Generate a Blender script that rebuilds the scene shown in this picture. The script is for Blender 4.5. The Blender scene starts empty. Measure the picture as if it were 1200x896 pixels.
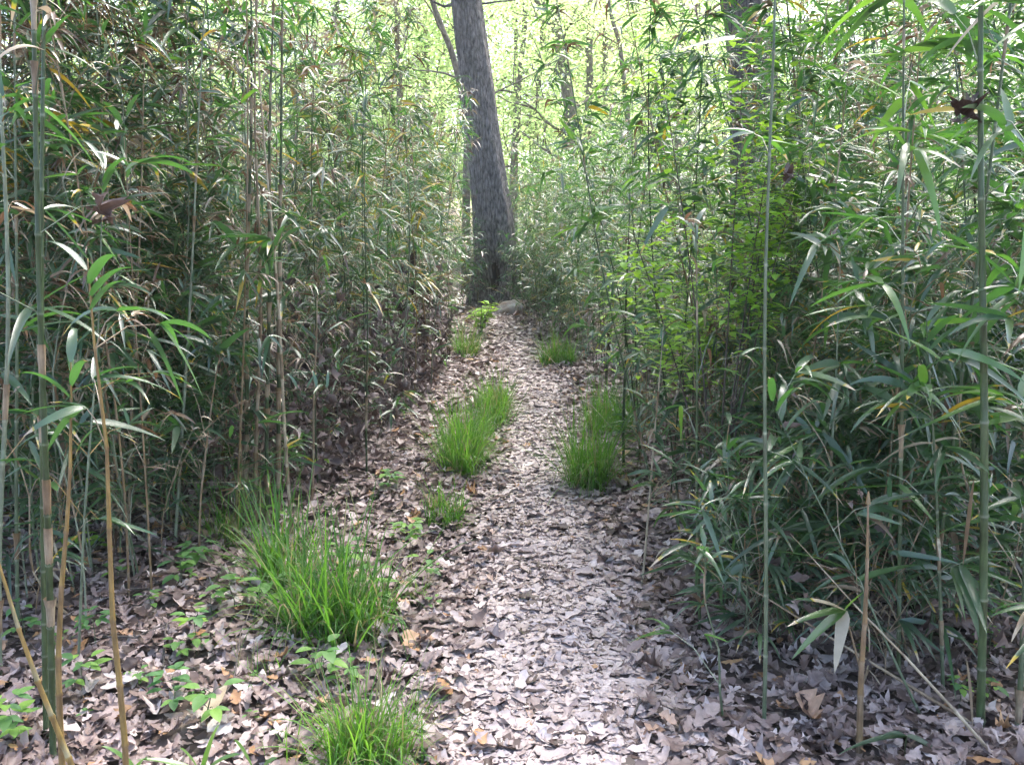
import bpy, math
import numpy as np
from mathutils import Vector

rng = np.random.default_rng(7)
scene = bpy.context.scene
C = scene.collection

# ------------------------------------------------------------------ camera numbers
VEIL = 0.0015
F_PX, PITCH, CAM_Z = 998.0, math.radians(10.0), 1.5

def path_c(y):
    return np.interp(y, [0, 2.2, 4, 7.3, 9.5, 11, 12.6, 14.5, 18], [.10, .12, .17, .22, .06, -.08, -.30, -.75, -2.2])

def path_w(y):
    return np.interp(y, [0, 2.2, 4, 7.3, 9.5, 12.6, 18], [.40, .38, .30, .26, .25, .24, .22])

def gz(x, y):
    x = np.asarray(x, float); y = np.asarray(y, float)
    rise = .034 * np.clip(y - 4, 0, 16)
    o = np.abs(x - path_c(y))
    side = .07 * np.clip((o - .3) / .8, 0, 1) ** 1.5
    bump = .018 * np.sin(x * 2.3 + 1.1 * np.sin(y * .9)) + .014 * np.sin(y * 3.1 + x * 1.7) + .008 * np.sin(x * 7.1 + y * 5.3)
    return rise + side + bump * np.clip(o, .25, 1)

def ray(px, py):
    a = (px - 600) / F_PX; b = (448 - py) / F_PX
    c, s = math.cos(PITCH), math.sin(PITCH)
    return np.array([a, c + b * s, -s + b * c])

def at_dist(px, py, Y):
    d = ray(px, py)
    t = Y / d[1]
    return np.array([0, 0, CAM_Z]) + d * t

def on_ground(px, py):
    d = ray(px, py)
    for t in np.arange(1, 60, .02):
        p = np.array([0, 0, CAM_Z]) + d * t
        if p[2] < gz(p[0], p[1]):
            p[2] = float(gz(p[0], p[1]))
            return p
    return p

# ------------------------------------------------------------------ mesh helpers
class MB:
    """collects quads with one float 'tint' per vertex"""
    def __init__(s): s.V, s.F, s.T, s.n = [], [], [], 0
    def add(s, V, F, T):
        V = np.asarray(V, float).reshape(-1, 3)
        T = np.broadcast_to(np.asarray(T, float), (len(V),))
        s.V.append(V); s.F.append(np.asarray(F, int).reshape(-1, 4) + s.n); s.T.append(T); s.n += len(V)
    def arrays(s):
        if not s.V: return np.zeros((0, 3)), np.zeros((0, 4), int), np.zeros(0)
        return np.concatenate(s.V), np.concatenate(s.F), np.concatenate(s.T)
    def mesh(s, name, mat, smooth=True):
        return mesh_from(name, *s.arrays(), mat, smooth)

def mesh_from(name, V, F, T, mat, smooth=True):
    me = bpy.data.meshes.new(name)
    nv, nf = len(V), len(F)
    me.vertices.add(nv); me.loops.add(nf * 4); me.polygons.add(nf)
    me.vertices.foreach_set('co', V.astype(np.float32).ravel())
    me.loops.foreach_set('vertex_index', F.astype(np.int32).ravel())
    me.polygons.foreach_set('loop_start', (np.arange(nf) * 4).astype(np.int32))
    a = me.attributes.new('tint', 'FLOAT', 'POINT')
    a.data.foreach_set('value', T.astype(np.float32))
    if smooth: me.polygons.foreach_set('use_smooth', np.ones(nf, bool))
    me.materials.append(mat)
    me.update(calc_edges=True)
    return me

def link(name, me, parent=None, loc=None):
    o = bpy.data.objects.new(name, me); C.objects.link(o)
    if parent is not None: o.parent = parent
    if loc is not None: o.location = loc
    return o

def tag(o, label=None, cat=None, group=None, kind=None):
    if label: o['label'] = label
    if cat: o['category'] = cat
    if group: o['group'] = group
    if kind: o['kind'] = kind
    return o

def empty(name, loc, label, cat, group=None, rz=0.0):
    o = bpy.data.objects.new(name, None); C.objects.link(o)
    o.empty_display_size = .1
    o.location = loc; o.rotation_euler = (0, 0, rz)
    return tag(o, label, cat, group)

def copy_thing(src, loc, rot, scale, label, group):
    r = src.copy(); C.objects.link(r)
    r.location = loc; r.rotation_euler = rot; r.scale = (scale, scale, scale)
    r['label'] = label; r['group'] = group
    for ch in list(src.children):
        c = ch.copy(); C.objects.link(c); c.parent = r
    return r

def nrm(v):
    return v / np.maximum(np.linalg.norm(v, axis=-1, keepdims=True), 1e-9)

def tube(P, R, k=6, T=0.0):
    P = np.asarray(P, float); m = len(P)
    R = np.broadcast_to(np.asarray(R, float), (m,)); T = np.broadcast_to(np.asarray(T, float), (m,))
    d = nrm(np.gradient(P, axis=0))
    ref = np.array([1., 0, 0]) if abs(d[:, 0].mean()) < .8 else np.array([0, 1., 0])
    u = nrm(np.cross(d, ref)); v = np.cross(d, u)
    a = np.arange(k) * 2 * math.pi / k
    V = P[:, None] + R[:, None, None] * (np.cos(a)[None, :, None] * u[:, None] + np.sin(a)[None, :, None] * v[:, None])
    i = np.arange(m - 1)[:, None] * k; j = np.arange(k)[None]; j2 = (j + 1) % k
    F = np.stack([i + j, i + j2, i + k + j2, i + k + j], -1).reshape(-1, 4)
    return V.reshape(-1, 3), F, np.repeat(T, k)

def blades(P, D, L, W, nseg=4, droop=.5, fold=.25, cross=3, prof='cane', T=0.5, tipT=None, r=None, roll=None, twist=0.0):
    """n long leaves at once; P,D (n,3); L,W (n,)"""
    r = r or rng
    P = np.asarray(P, float); n = len(P)
    D = nrm(np.asarray(D, float)); L = np.broadcast_to(L, (n,)); W = np.broadcast_to(W, (n,))
    droop = np.broadcast_to(droop, (n,)); T = np.broadcast_to(T, (n,))
    t = np.linspace(0, 1, nseg + 1)
    up = np.array([0, 0, 1.])
    side = np.cross(D, up); bad = np.linalg.norm(side, axis=1) < .15
    side[bad] = np.cross(D[bad], np.array([1., .3, 0])); side = nrm(side)
    if roll is not None:
        n0 = np.cross(side, D); side = side * np.cos(roll)[:, None] + n0 * np.sin(roll)[:, None]
    ts = (t[None, :, None])
    cen = P[:, None] + D[:, None] * L[:, None, None] * ts
    cen = cen - up * (droop * L)[:, None, None] * ts ** 2 * .6
    cen = cen - D[:, None] * (np.abs(droop) * L)[:, None, None] * ts ** 2 * .18
    if prof == 'cane': w = np.minimum(1, (t + .03) / .22) ** .6 * (1 - t) ** .62 * 1.12
    elif prof == 'grass': w = (1 - t) ** .6
    else: w = np.sin(np.clip(t, 0, 1) ** .8 * math.pi) ** .8
    w = np.clip(w, .02, 1)
    hw = W[:, None] * .5 * w[None]
    if twist:
        tw = r.normal(0, twist, n)[:, None] * t[None]
        nn = np.cross(side, D)
        sd = side[:, None] * np.cos(tw)[..., None] + nn[:, None] * np.sin(tw)[..., None]
    else:
        sd = np.broadcast_to(side[:, None], cen.shape)
    Lf = cen - sd * hw[..., None]; Rt = cen + sd * hw[..., None]
    if cross == 3:
        lift = up * (fold * hw)[..., None]
        V = np.stack([Lf + lift, cen, Rt + lift], 2)
    else:
        V = np.stack([Lf, Rt], 2)
    V = V.reshape(n, -1, 3); c = cross; m = V.shape[1]
    i = np.arange(nseg)[:, None] * c; j = np.arange(c - 1)[None]
    f = np.stack([i + j, i + j + 1, i + c + j + 1, i + c + j], -1).reshape(-1, 4)
    F = (f[None] + (np.arange(n) * m)[:, None, None]).reshape(-1, 4)
    TT = np.repeat(T[:, None], m, 1)
    if tipT is not None:
        tt = np.repeat(t, c)[None]
        k = np.clip((tt - .62) * 5, 0, 1)
        has = ~np.isnan(tipT)
        TT = np.where(has[:, None], TT * (1 - k) + np.nan_to_num(tipT)[:, None] * k, TT)
    return V.reshape(-1, 3), F, TT.ravel()

# ------------------------------------------------------------------ materials
def new_mat(name):
    m = bpy.data.materials.new(name); m.use_nodes = True
    nt = m.node_tree; nt.nodes.clear()
    return m, nt, nt.nodes.new('ShaderNodeOutputMaterial')

def ramp(nt, src, stops, interp='LINEAR'):
    r = nt.nodes.new('ShaderNodeValToRGB'); r.color_ramp.interpolation = interp
    e = r.color_ramp.elements
    while len(e) > 1: e.remove(e[0])
    e[0].position = stops[0][0]; e[0].color = (*stops[0][1], 1)
    for p, c in stops[1:]:
        x = e.new(p); x.color = (*c, 1)
    nt.links.new(src, r.inputs[0]); return r.outputs[0]

def noise(nt, scale, detail=3, vec=None, rough=.5):
    n = nt.nodes.new('ShaderNodeTexNoise'); n.inputs['Scale'].default_value = scale
    n.inputs['Detail'].default_value = detail; n.inputs['Roughness'].default_value = rough
    if vec is not None: nt.links.new(vec, n.inputs['Vector'])
    return n.outputs['Fac']

def objvec(nt, scale=(1, 1, 1)):
    tc = nt.nodes.new('ShaderNodeTexCoord'); mp = nt.nodes.new('ShaderNodeMapping')
    mp.inputs['Scale'].default_value = scale
    nt.links.new(tc.outputs['Object'], mp.inputs['Vector']); return mp.outputs[0]

def mul(nt, col, fac_src, lo, hi):
    mr = nt.nodes.new('ShaderNodeMapRange'); mr.inputs['To Min'].default_value = lo; mr.inputs['To Max'].default_value = hi
    mr.inputs['From Min'].default_value = .25; mr.inputs['From Max'].default_value = .75
    nt.links.new(fac_src, mr.inputs[0])
    mx = nt.nodes.new('ShaderNodeVectorMath'); mx.operation = 'SCALE'
    nt.links.new(col, mx.inputs[0]); nt.links.new(mr.outputs[0], mx.inputs['Scale'])
    return mx.outputs[0]

def tint_attr(nt):
    a = nt.nodes.new('ShaderNodeAttribute'); a.attribute_name = 'tint'; return a.outputs['Fac']

def leafy(name, stops, tstops, trans=.35, rough=.4, spec=.5, nscale=40, lo=.8, hi=1.2, bump=0):
    m, nt, out = new_mat(name)
    t = tint_attr(nt); v = objvec(nt)
    nz = noise(nt, nscale, 3, v)
    col = mul(nt, ramp(nt, t, stops), nz, lo, hi)
    tcol = ramp(nt, t, tstops)
    p = nt.nodes.new('ShaderNodeBsdfPrincipled'); p.inputs['Roughness'].default_value = rough
    p.inputs['Specular IOR Level'].default_value = spec
    nt.links.new(col, p.inputs['Base Color'])
    if bump:
        b = nt.nodes.new('ShaderNodeBump'); b.inputs['Strength'].default_value = bump; b.inputs['Distance'].default_value = .003
        nt.links.new(nz, b.inputs['Height']); nt.links.new(b.outputs[0], p.inputs['Normal'])
    tr = nt.nodes.new('ShaderNodeBsdfTranslucent'); nt.links.new(tcol, tr.inputs[0])
    mx = nt.nodes.new('ShaderNodeMixShader'); mx.inputs[0].default_value = trans
    nt.links.new(p.outputs[0], mx.inputs[1]); nt.links.new(tr.outputs[0], mx.inputs[2])
    nt.links.new(mx.outputs[0], out.inputs[0]); return m

DEAD = [(0, (.07, .04, .025)), (.08, (.16, .10, .06)), (.16, (.42, .34, .24)), (.2, (.5, .42, .3)), (.22, (.48, .33, .05)), (.25, (.3, .3, .05))]
DEADT = [(0, (.08, .04, .02)), (.08, (.2, .1, .05)), (.16, (.4, .3, .2)), (.2, (.45, .36, .22)), (.22, (.6, .4, .03)), (.25, (.4, .45, .04))]
M_leaf = leafy('cane_leaf', DEAD + [(.28, (.05, .085, .055)), (.6, (.07, .12, .065)), (.85, (.08, .155, .055)), (1, (.12, .22, .06))],
               DEADT + [(.28, (.06, .19, .03)), (.6, (.10, .30, .035)), (.85, (.18, .44, .04)), (1, (.3, .58, .05))], .33, .33, 1.0, 25)
M_grass = leafy('grass_blade', [(0, (.35, .3, .16)), (.15, (.2, .22, .08)), (.3, (.05, .13, .03)), (1, (.13, .28, .045))],
                [(0, (.4, .34, .15)), (.15, (.3, .35, .08)), (.3, (.15, .4, .03)), (1, (.3, .62, .05))], .4, .45, .4, 25)
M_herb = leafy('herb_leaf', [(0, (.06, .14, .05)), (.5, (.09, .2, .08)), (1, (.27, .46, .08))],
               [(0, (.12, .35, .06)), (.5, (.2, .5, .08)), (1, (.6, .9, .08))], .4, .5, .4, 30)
M_treeleaf = leafy('backlit_spring_leaf', [(0, (.12, .22, .04)), (1, (.26, .36, .07))],
                   [(0, (.56, .8, .26)), (1, (.85, .95, .5))], .76, .55, .3, 3)  # overexposed backlight put into the translucent colour, paler than real spring leaves
LIT = [(0, (.035, .022, .02)), (.25, (.11, .073, .062)), (.5, (.25, .182, .165)), (.75, (.44, .36, .338)), (.92, (.6, .51, .482)), (.96, (.36, .19, .09)), (1, (.45, .27, .14))]
M_litter = leafy('fallen_leaf', LIT, [(a, tuple(x * .8 for x in b)) for a, b in LIT], .12, .5, .45, 60, .75, 1.25)

def m_stem():
    m, nt, out = new_mat('cane_stem')
    t = tint_attr(nt); v = objvec(nt, (60, 60, 5)); nz = noise(nt, 2, 3, v)
    col = ramp(nt, t, [(0, (.03, .05, .022)), (.25, (.06, .09, .035)), (.45, (.15, .18, .12)), (.6, (.26, .28, .2)), (.7, (.26, .17, .05)), (.85, (.2, .13, .075)), (1, (.42, .35, .25))])
    col = mul(nt, col, nz, .65, 1.35)
    col = mul(nt, col, noise(nt, 14, 4, objvec(nt), .7), .6, 1.4)
    p = nt.nodes.new('ShaderNodeBsdfPrincipled'); p.inputs['Roughness'].default_value = .42
    nt.links.new(col, p.inputs['Base Color']); nt.links.new(p.outputs[0], out.inputs[0]); return m
M_stem = m_stem()

def m_bark(name, dark, light, vs=(14, 14, 2.2), dist=.05, lichen=0):
    m, nt, out = new_mat(name)
    v = objvec(nt, vs); n1 = noise(nt, 1.6, 8, v, .65)
    v2 = objvec(nt, (2, 2, 2)); n2 = noise(nt, 2.0, 4, v2)
    vo = nt.nodes.new('ShaderNodeTexVoronoi'); vo.feature = 'DISTANCE_TO_EDGE'; vo.inputs['Scale'].default_value = 1.1
    nt.links.new(v, vo.inputs['Vector'])
    ad = nt.nodes.new('ShaderNodeMath'); ad.operation = 'MULTIPLY_ADD'; ad.inputs[1].default_value = .6
    nt.links.new(vo.outputs['Distance'], ad.inputs[0]); nt.links.new(n1, ad.inputs[2])
    col = mul(nt, ramp(nt, ad.outputs[0], [(.35, dark), (.75, light)]), n2, .75, 1.25)
    p = nt.nodes.new('ShaderNodeBsdfPrincipled'); p.inputs['Roughness'].default_value = .85
    b = nt.nodes.new('ShaderNodeBump'); b.inputs['Strength'].default_value = 1; b.inputs['Distance'].default_value = dist
    nt.links.new(ad.outputs[0], b.inputs['Height']); nt.links.new(b.outputs[0], p.inputs['Normal'])
    nt.links.new(col, p.inputs['Base Color']); nt.links.new(p.outputs[0], out.inputs[0]); return m
M_bark = m_bark('grey_bark', (.038, .03, .028), (.27, .232, .22), (20, 20, 6), .09)
M_bark2 = m_bark('shaggy_bark', (.022, .017, .016), (.16, .13, .12), (26, 26, 1.4), .05)
M_bark3 = m_bark('thin_bark', (.09, .07, .055), (.24, .2, .16), (20, 20, 6), .01)
M_hollow = m_bark('hollow_shade_rotten_wood', (.012, .008, .006), (.05, .03, .02), (9, 9, 3), .03)  # near-black puts the cavity's shade into the colour; rotten wood on the stub
M_twig = m_bark('twig_bark', (.04, .03, .025), (.16, .13, .11), (60, 60, 20), .003)

def m_ground(name, a, b, c):
    m, nt, out = new_mat(name)
    v = objvec(nt)
    vo = nt.nodes.new('ShaderNodeTexVoronoi'); vo.inputs['Scale'].default_value = 22; nt.links.new(v, vo.inputs['Vector'])
    nz = noise(nt, 9, 6, v, .7)
    sp = nt.nodes.new('ShaderNodeSeparateColor'); nt.links.new(vo.outputs['Color'], sp.inputs[0])
    col = mul(nt, ramp(nt, sp.outputs[0], [(0, a), (.5, b), (1, c)]), nz, .5, 1.3)
    p = nt.nodes.new('ShaderNodeBsdfPrincipled'); p.inputs['Roughness'].default_value = .85
    bm = nt.nodes.new('ShaderNodeBump'); bm.inputs['Distance'].default_value = .03
    nt.links.new(sp.outputs[1], bm.inputs['Height']); nt.links.new(bm.outputs[0], p.inputs['Normal'])
    nt.links.new(col, p.inputs['Base Color']); nt.links.new(p.outputs[0], out.inputs[0]); return m
M_ground = m_ground('forest_floor', (.05, .035, .028), (.12, .085, .07), (.24, .19, .16))
M_path = m_ground('trodden_litter', (.14, .1, .09), (.28, .22, .2), (.42, .345, .315))

def m_rock():
    m, nt, out = new_mat('pale_stone'); v = objvec(nt)
    nz = noise(nt, 6, 8, v, .65)
    p = nt.nodes.new('ShaderNodeBsdfPrincipled'); p.inputs['Roughness'].default_value = .9
    b = nt.nodes.new('ShaderNodeBump'); b.inputs['Distance'].default_value = .03
    nt.links.new(nz, b.inputs['Height']); nt.links.new(b.outputs[0], p.inputs['Normal'])
    nt.links.new(ramp(nt, nz, [(.3, (.3, .17, .1)), (.5, (.42, .35, .3)), (.7, (.55, .5, .46))]), p.inputs['Base Color'])
    nt.links.new(p.outputs[0], out.inputs[0]); return m
M_rock = m_rock()

# ------------------------------------------------------------------ ground and path
def sheet(name, xs, ys, zf, mat):
    X, Y = np.meshgrid(xs, ys); Z = zf(X, Y)
    V = np.stack([X, Y, Z], -1).reshape(-1, 3); nx = len(xs)
    i = np.arange(len(ys) - 1)[:, None] * nx; j = np.arange(nx - 1)[None]
    F = np.stack([i + j, i + j + 1, i + nx + j + 1, i + nx + j], -1).reshape(-1, 4)
    return link(name, mesh_from(name, V, F, np.zeros(len(V)), mat))
xs = np.concatenate([[-400, -150, -60, -30, -18, -12], np.arange(-9, 9.01, .12), [12, 18, 30, 60, 150, 400]])
ys = np.concatenate([[-200, -60, -20, -8, -4], np.arange(-2, 24.01, .12), [26, 30, 36, 45, 60, 90, 150, 400]])
tag(sheet('ground', xs, ys, gz, M_ground), kind='structure')
py_ = np.arange(-1.5, 17, .08); pu = np.linspace(-1, 1, 11)
PX = path_c(py_)[:, None] + path_w(py_)[:, None] * pu[None] * (1 + .12 * np.sin(py_ * 3.7))[:, None]
PY = np.repeat(py_[:, None], 11, 1)
PV = np.stack([PX, PY, gz(PX, PY) + .008 - .006 * np.abs(pu[None]) ** 4], -1).reshape(-1, 3)
i = np.arange(len(py_) - 1)[:, None] * 11; j = np.arange(10)[None]
PF = np.stack([i + j, i + j + 1, i + 11 + j + 1, i + 11 + j], -1).reshape(-1, 4)
tag(link('path', mesh_from('path', PV, PF, np.zeros(len(PV)), M_path)), kind='structure')

# ------------------------------------------------------------------ fallen leaves
def litter_leaf_templates(nseg, count, r):
    out = []
    for _ in range(count):
        t = np.linspace(0, 1, nseg + 1)
        base = np.sin(np.clip(t * .93 + .05, 0, 1) * math.pi) ** .7
        lob = np.where(np.arange(nseg + 1) % 2 == 0, r.uniform(.5, .75), 1.0) if nseg < 9 else .75 + .25 * np.sin(np.arange(nseg + 1) * 1.7 + 1)
        w = base * lob * r.uniform(.28, .4); w[0] = .02; w[-1] = .03
        wl = w * r.uniform(.8, 1.2, nseg + 1); wr = w * r.uniform(.8, 1.2, nseg + 1)
        sweep = np.where(np.arange(nseg + 1) % 2 == 1, .09, 0)
        V = np.stack([np.stack([t + sweep, wl, 0 * t], 1), np.stack([t, 0 * t, 0 * t], 1), np.stack([t + sweep, -wr, 0 * t], 1)], 1).reshape(-1, 3)
        V[:, 0] -= .5; out.append(V)
    i = np.arange(nseg)[:, None] * 3; j = np.arange(2)[None]
    F = np.stack([i + j, i + j + 1, i + 3 + j + 1, i + 3 + j], -1).reshape(-1, 4)
    return np.array(out), F

def scatter_leaves(mb, X, Y, Z, size, tilt, curl, T, nseg, r):
    n = len(X)
    if n == 0: return
    tpl, f = litter_leaf_templates(nseg, 12, r)
    V = tpl[r.integers(0, 12, n)].copy()
    k1 = r.normal(.25, .5, n) * curl; k2 = r.normal(.5, 1.2, n) * curl
    V[..., 2] = k1[:, None] * V[..., 0] ** 2 * 1.2 + k2[:, None] * V[..., 1] ** 2 * 3 + r.normal(0, .03, V.shape[:2]) * curl
    V *= size[:, None, None]; V[..., 1] *= r.uniform(.6, 1.1, n)[:, None]
    a = r.uniform(0, 2 * math.pi, n); b = r.normal(0, 1, n) * tilt; c = r.normal(0, 1, n) * tilt
    def rot(V, ax1, ax2, ang):
        s, co = np.sin(ang)[:, None], np.cos(ang)[:, None]
        u, v = V[..., ax1].copy(), V[..., ax2].copy()
        V[..., ax1] = u * co - v * s; V[..., ax2] = u * s + v * co
    rot(V, 1, 2, b); rot(V, 0, 2, c); rot(V, 0, 1, a)
    V += np.stack([X, Y, Z], -1)[:, None]
    m = V.shape[1]
    F = (f[None] + (np.arange(n) * m)[:, None, None]).reshape(-1, 4)
    mb.add(V.reshape(-1, 3), F, np.repeat(T, m))

def in_view(x, y, m=.5):
    return np.abs(x) < .62 * y + m

r = np.random.default_rng(11)
# trodden fragments on the path
mb = MB()
for (y0, y1, n, ns, sc) in ((1.4, 4, 15000, 4, 1), (4, 8, 10000, 4, 1.15), (8, 16, 6000, 2, 1.5)):
    Y = r.uniform(y0, y1, n); X = path_c(Y) + path_w(Y) * r.normal(0, .62, n)
    k = np.abs(X - path_c(Y)) < path_w(Y) * 1.5; X, Y = X[k], Y[k]; n = len(X)
    u = np.abs(X - path_c(Y)) / path_w(Y)
    size = np.clip(r.lognormal(-3.45, .48, n), .011, .1) * sc * (1 + .5 * np.clip(u - .6, 0, 1))
    T = np.clip(r.normal(.79, .13, n) - .25 * np.clip(u - .8, 0, 1), .2, .93)
    k = r.random(n) < .015; T[k] = r.uniform(.94, 1, k.sum())
    k = r.random(n) < .1; T[k] = r.uniform(.1, .4, k.sum())
    scatter_leaves(mb, X, Y, gz(X, Y) + .012 + r.uniform(0, .009, n), size, .1, .35, T, ns, r)
tag(link('trodden_leaves', mb.mesh('trodden_leaves', M_litter)), 'pale crushed fallen leaves trodden flat along the middle of the path', 'fallen leaves', kind='stuff')
# loose leaves either side
mb = MB()
for (y0, y1, n, ns, sc) in ((1.4, 3.2, 10000, 10, 1.05), (3.2, 5.5, 13000, 6, 1), (5.5, 9, 10000, 4, 1.1), (9, 17, 7000, 2, 1.5)):
    Y = r.uniform(y0, y1, n); X = r.uniform(-1, 1, n) * (.62 * Y + .5)
    if y0 > 5: X = r.normal(0, 1.5, n)
    u = np.abs(X - path_c(Y)) / path_w(Y)
    k = (u > .75) & ((u > 1.25) | (r.random(n) < .5)); X, Y, u = X[k], Y[k], u[k]; n = len(X)
    size = np.clip(r.normal(.054, .022, n), .02, .13) * sc
    T = np.clip(r.normal(.5, .18, n), .05, .92)
    k = r.random(n) < .05; T[k] = r.uniform(.93, 1, k.sum())
    scatter_leaves(mb, X, Y, gz(X, Y) + .012 + r.uniform(0, .035, n), size, .2, .5, T, ns, r)
tag(link('leaf_litter', mb.mesh('leaf_litter', M_litter)), 'loose curled brown and grey oak leaves covering the ground beside the path', 'leaf litter', kind='stuff')

# ------------------------------------------------------------------ canes
mb = MB(); n = 5200; r = np.random.default_rng(12)
Y = r.uniform(4.0, 10, n); o_ = np.interp(Y, [4, 4.6, 6, 8, 15], [1.4, 1.15, 1.0, .8, .55]) + r.exponential(.6, n); X = path_c(Y) - o_
Z = gz(X, Y) + .03 + r.exponential(.28, n); k = Z < 1.25; X, Y, Z = X[k], Y[k], Z[k]; n = len(X)
scatter_leaves(mb, X, Y, Z, np.clip(r.normal(.055, .02, n), .02, .11), .9, 1.2, np.clip(r.normal(.33, .15, n), .03, .8), 5, r)
n = 1500; Y = r.uniform(2.4, 8, n); X = path_c(Y) + .75 + r.exponential(.7, n); Z = gz(X, Y) + .03 + r.exponential(.2, n)
scatter_leaves(mb, X, Y, Z, np.clip(r.normal(.05, .02, n), .02, .1), .9, 1.2, np.clip(r.normal(.35, .15, n), .03, .8), 5, r)
tag(link('caught_litter', mb.mesh('caught_litter', M_litter)), 'brown dead leaves caught among the lower cane stems of the thickets', 'dead leaves', kind='stuff')

class Multi(list):
    def add(s, *a):
        m = MB(); m.add(*a); s.append(m)

def build_cane(r, H, rad, lean=(0, 0), h0=.9, h1=None, step=.15, nb=1.5, nl=6, L=.18, W=.022, lod=2, dead=.12, stem=.1, bright=.55, arch=.15, sheath=.2, gap=0.0, split=False, tip=.15):
    """returns (stalk, branches, foliage, sheaths) as MB"""
    st, fo = MB(), MB()
    br, sh = (Multi(), Multi()) if split else (st, st)
    h1 = h1 or H
    ph = r.uniform(0, 2 * math.pi); ax = np.array([math.cos(ph), math.sin(ph)])
    wob = r.normal(0, .005 if split else .012, 4)
    def pos(h):
        t = h / H; h = np.asarray(h, float); t = np.asarray(t, float)
        x = lean[0] * t + ax[0] * arch * t ** 3 + wob[0] * np.sin(t * 5) + wob[1] * np.sin(t * 11)
        y = lean[1] * t + ax[1] * arch * t ** 3 + wob[2] * np.sin(t * 6) + wob[3] * np.sin(t * 9)
        return np.stack([x, y, h - .25 * arch * t ** 4], -1)
    nodes = [0.03]; 
    while nodes[-1] < H - .1: nodes.append(nodes[-1] + step * r.uniform(.8, 1.25) * (1 if nodes[-1] > .3 else .7))
    hs, Rs, Ts = [-.05], [rad], [stem]
    for h in nodes:
        rr = rad * (1 - .75 * (h / H) ** 1.3)
        if lod >= 2:
            hs += [h - .006, h, h + .008]; Rs += [rr, rr * 1.28, rr]; Ts += [min(stem + .1, 1), min(stem + .35, .62) if stem < .6 else stem + .1, stem]
        elif lod == 1: hs.append(h); Rs.append(rr); Ts.append(stem)
    if lod == 0:
        hs = [-.05, H * .33, H * .66]; Rs = [rad, rad * .8, rad * .5]; Ts = [stem] * 3
    hs.append(H); Rs.append(rad * tip); Ts.append(stem)
    hs = np.array(hs); st.add(*tube(pos(hs), Rs, {3: 10, 2: 7, 1: 4, 0: 3}[lod], Ts))
    P, D, LL, TT, DR = [], [], [], [], []
    for idx, h in enumerate(nodes):
        rr = rad * (1 - .75 * (h / H) ** 1.3); p0 = pos(h)
        if lod >= 2 and r.random() < sheath and h < H * .9:
            hl = step * r.uniform(.4, .75); q = np.linspace(0, hl, 4)
            fl = np.array([1.15, 1.2, 1.35, 2.0 if r.random() < .4 else 1.3])
            sh.add(*tube(pos(h + q), rr * fl, 6, np.array([.84, .9, .88, .84]) + r.uniform(-.03, .06)))
            if r.random() < .5:
                e = pos(h + hl); a = r.uniform(0, 6.28)
                (sh[-1] if split else sh).add(*blades([e], [[math.cos(a) * .5, math.sin(a) * .5, .8 - 1.2 * r.random()]], .07 + .06 * r.random(), .012, 3, .6, .3, 3, 'cane', .97, r=r))
        if h < h0 or h > h1 or r.random() < gap: continue
        k = int(nb) + (r.random() < nb % 1)
        for _ in range(k):
            a = ph + idx * math.pi + r.normal(0, 1.0)
            bl = r.uniform(.08, .34) * (1.15 - .6 * h / H)
            el = r.uniform(.35, 1.15)
            d = np.array([math.cos(a) * math.cos(el), math.sin(a) * math.cos(el), math.sin(el)])
            e = p0 + d * bl + np.array([0, 0, -.15 * bl])
            if lod >= 1: br.add(*tube([p0, p0 + d * bl * .5 + [0, 0, .01], e], [.0022, .0018, .001], 3, min(stem + .3, .9)))
            n = max(2, int(r.normal(nl, 1.3)))
            isdead = r.random() < dead
            for q in range(n):
                f = 1 if q < 3 else r.uniform(.45, 1)
                aa = a + r.normal(0, 1.05); ee = r.normal(.08, .36)
                P.append(p0 + (e - p0) * f); D.append([math.cos(aa) * math.cos(ee), math.sin(aa) * math.cos(ee), math.sin(ee)])
                LL.append(L * r.uniform(.55, 1.25)); 
                if isdead or r.random() < dead * .5:
                    TT.append(r.choice([.02, .05, .08, .1, .12, .15, .18])); DR.append(r.uniform(.3, 1.2)); LL[-1] *= r.uniform(.4, .8)
                else:
                    TT.append(.223 if r.random() < .02 else np.clip(r.normal(bright, .17), .29, 1)); DR.append(r.uniform(.1, .85))
    # leaf at the very top
    for q in range(4):
        a = r.uniform(0, 6.28); P.append(pos(H - .03 * q)); D.append([math.cos(a) * .6, math.sin(a) * .6, .8]); LL.append(L); TT.append(bright); DR.append(.6)
    if h0 < H and nl > 0:
        LL = np.array(LL); TT = np.array(TT)
        ns, cr = {3: (7, 3), 2: (5, 3), 1: (3, 3), 0: (2, 2)}[lod]
        if lod == 0:
            P, D, LL, TT, DR = P[::2], D[::2], LL[::2] * 1.2, TT[::2], DR[::2]; W = W * 1.35
        tip = np.where((r.random(len(LL)) < .2) & (TT > .25), r.choice([.19, .17, .18, .225], len(LL)), np.nan)
        fo.add(*blades(P, D, LL, W * (LL / L) ** .6 * r.uniform(.75, 1.2, len(LL)), ns, np.array(DR), .35, cr, 'cane', TT, tip, r, roll=r.normal(0, .4, len(LL)), twist=.5 if lod > 1 else 0))
    return st, br, fo, sh

def cane_object(name, parts, loc, label, cat='cane', group=None, rz=0):
    st, br, fo, sh = parts
    root = empty(name, loc, label, cat, group, rz)
    stk = link('stalk', st.mesh('stalk', M_stem), root)
    if fo.n: link('foliage', fo.mesh('foliage', M_leaf), root)
    if isinstance(br, Multi):
        for m in br: link('side_branch', m.mesh('side_branch', M_stem), stk)
        for m in sh: link('dry_sheath', m.mesh('dry_sheath', M_stem), stk)
    return root

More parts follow.
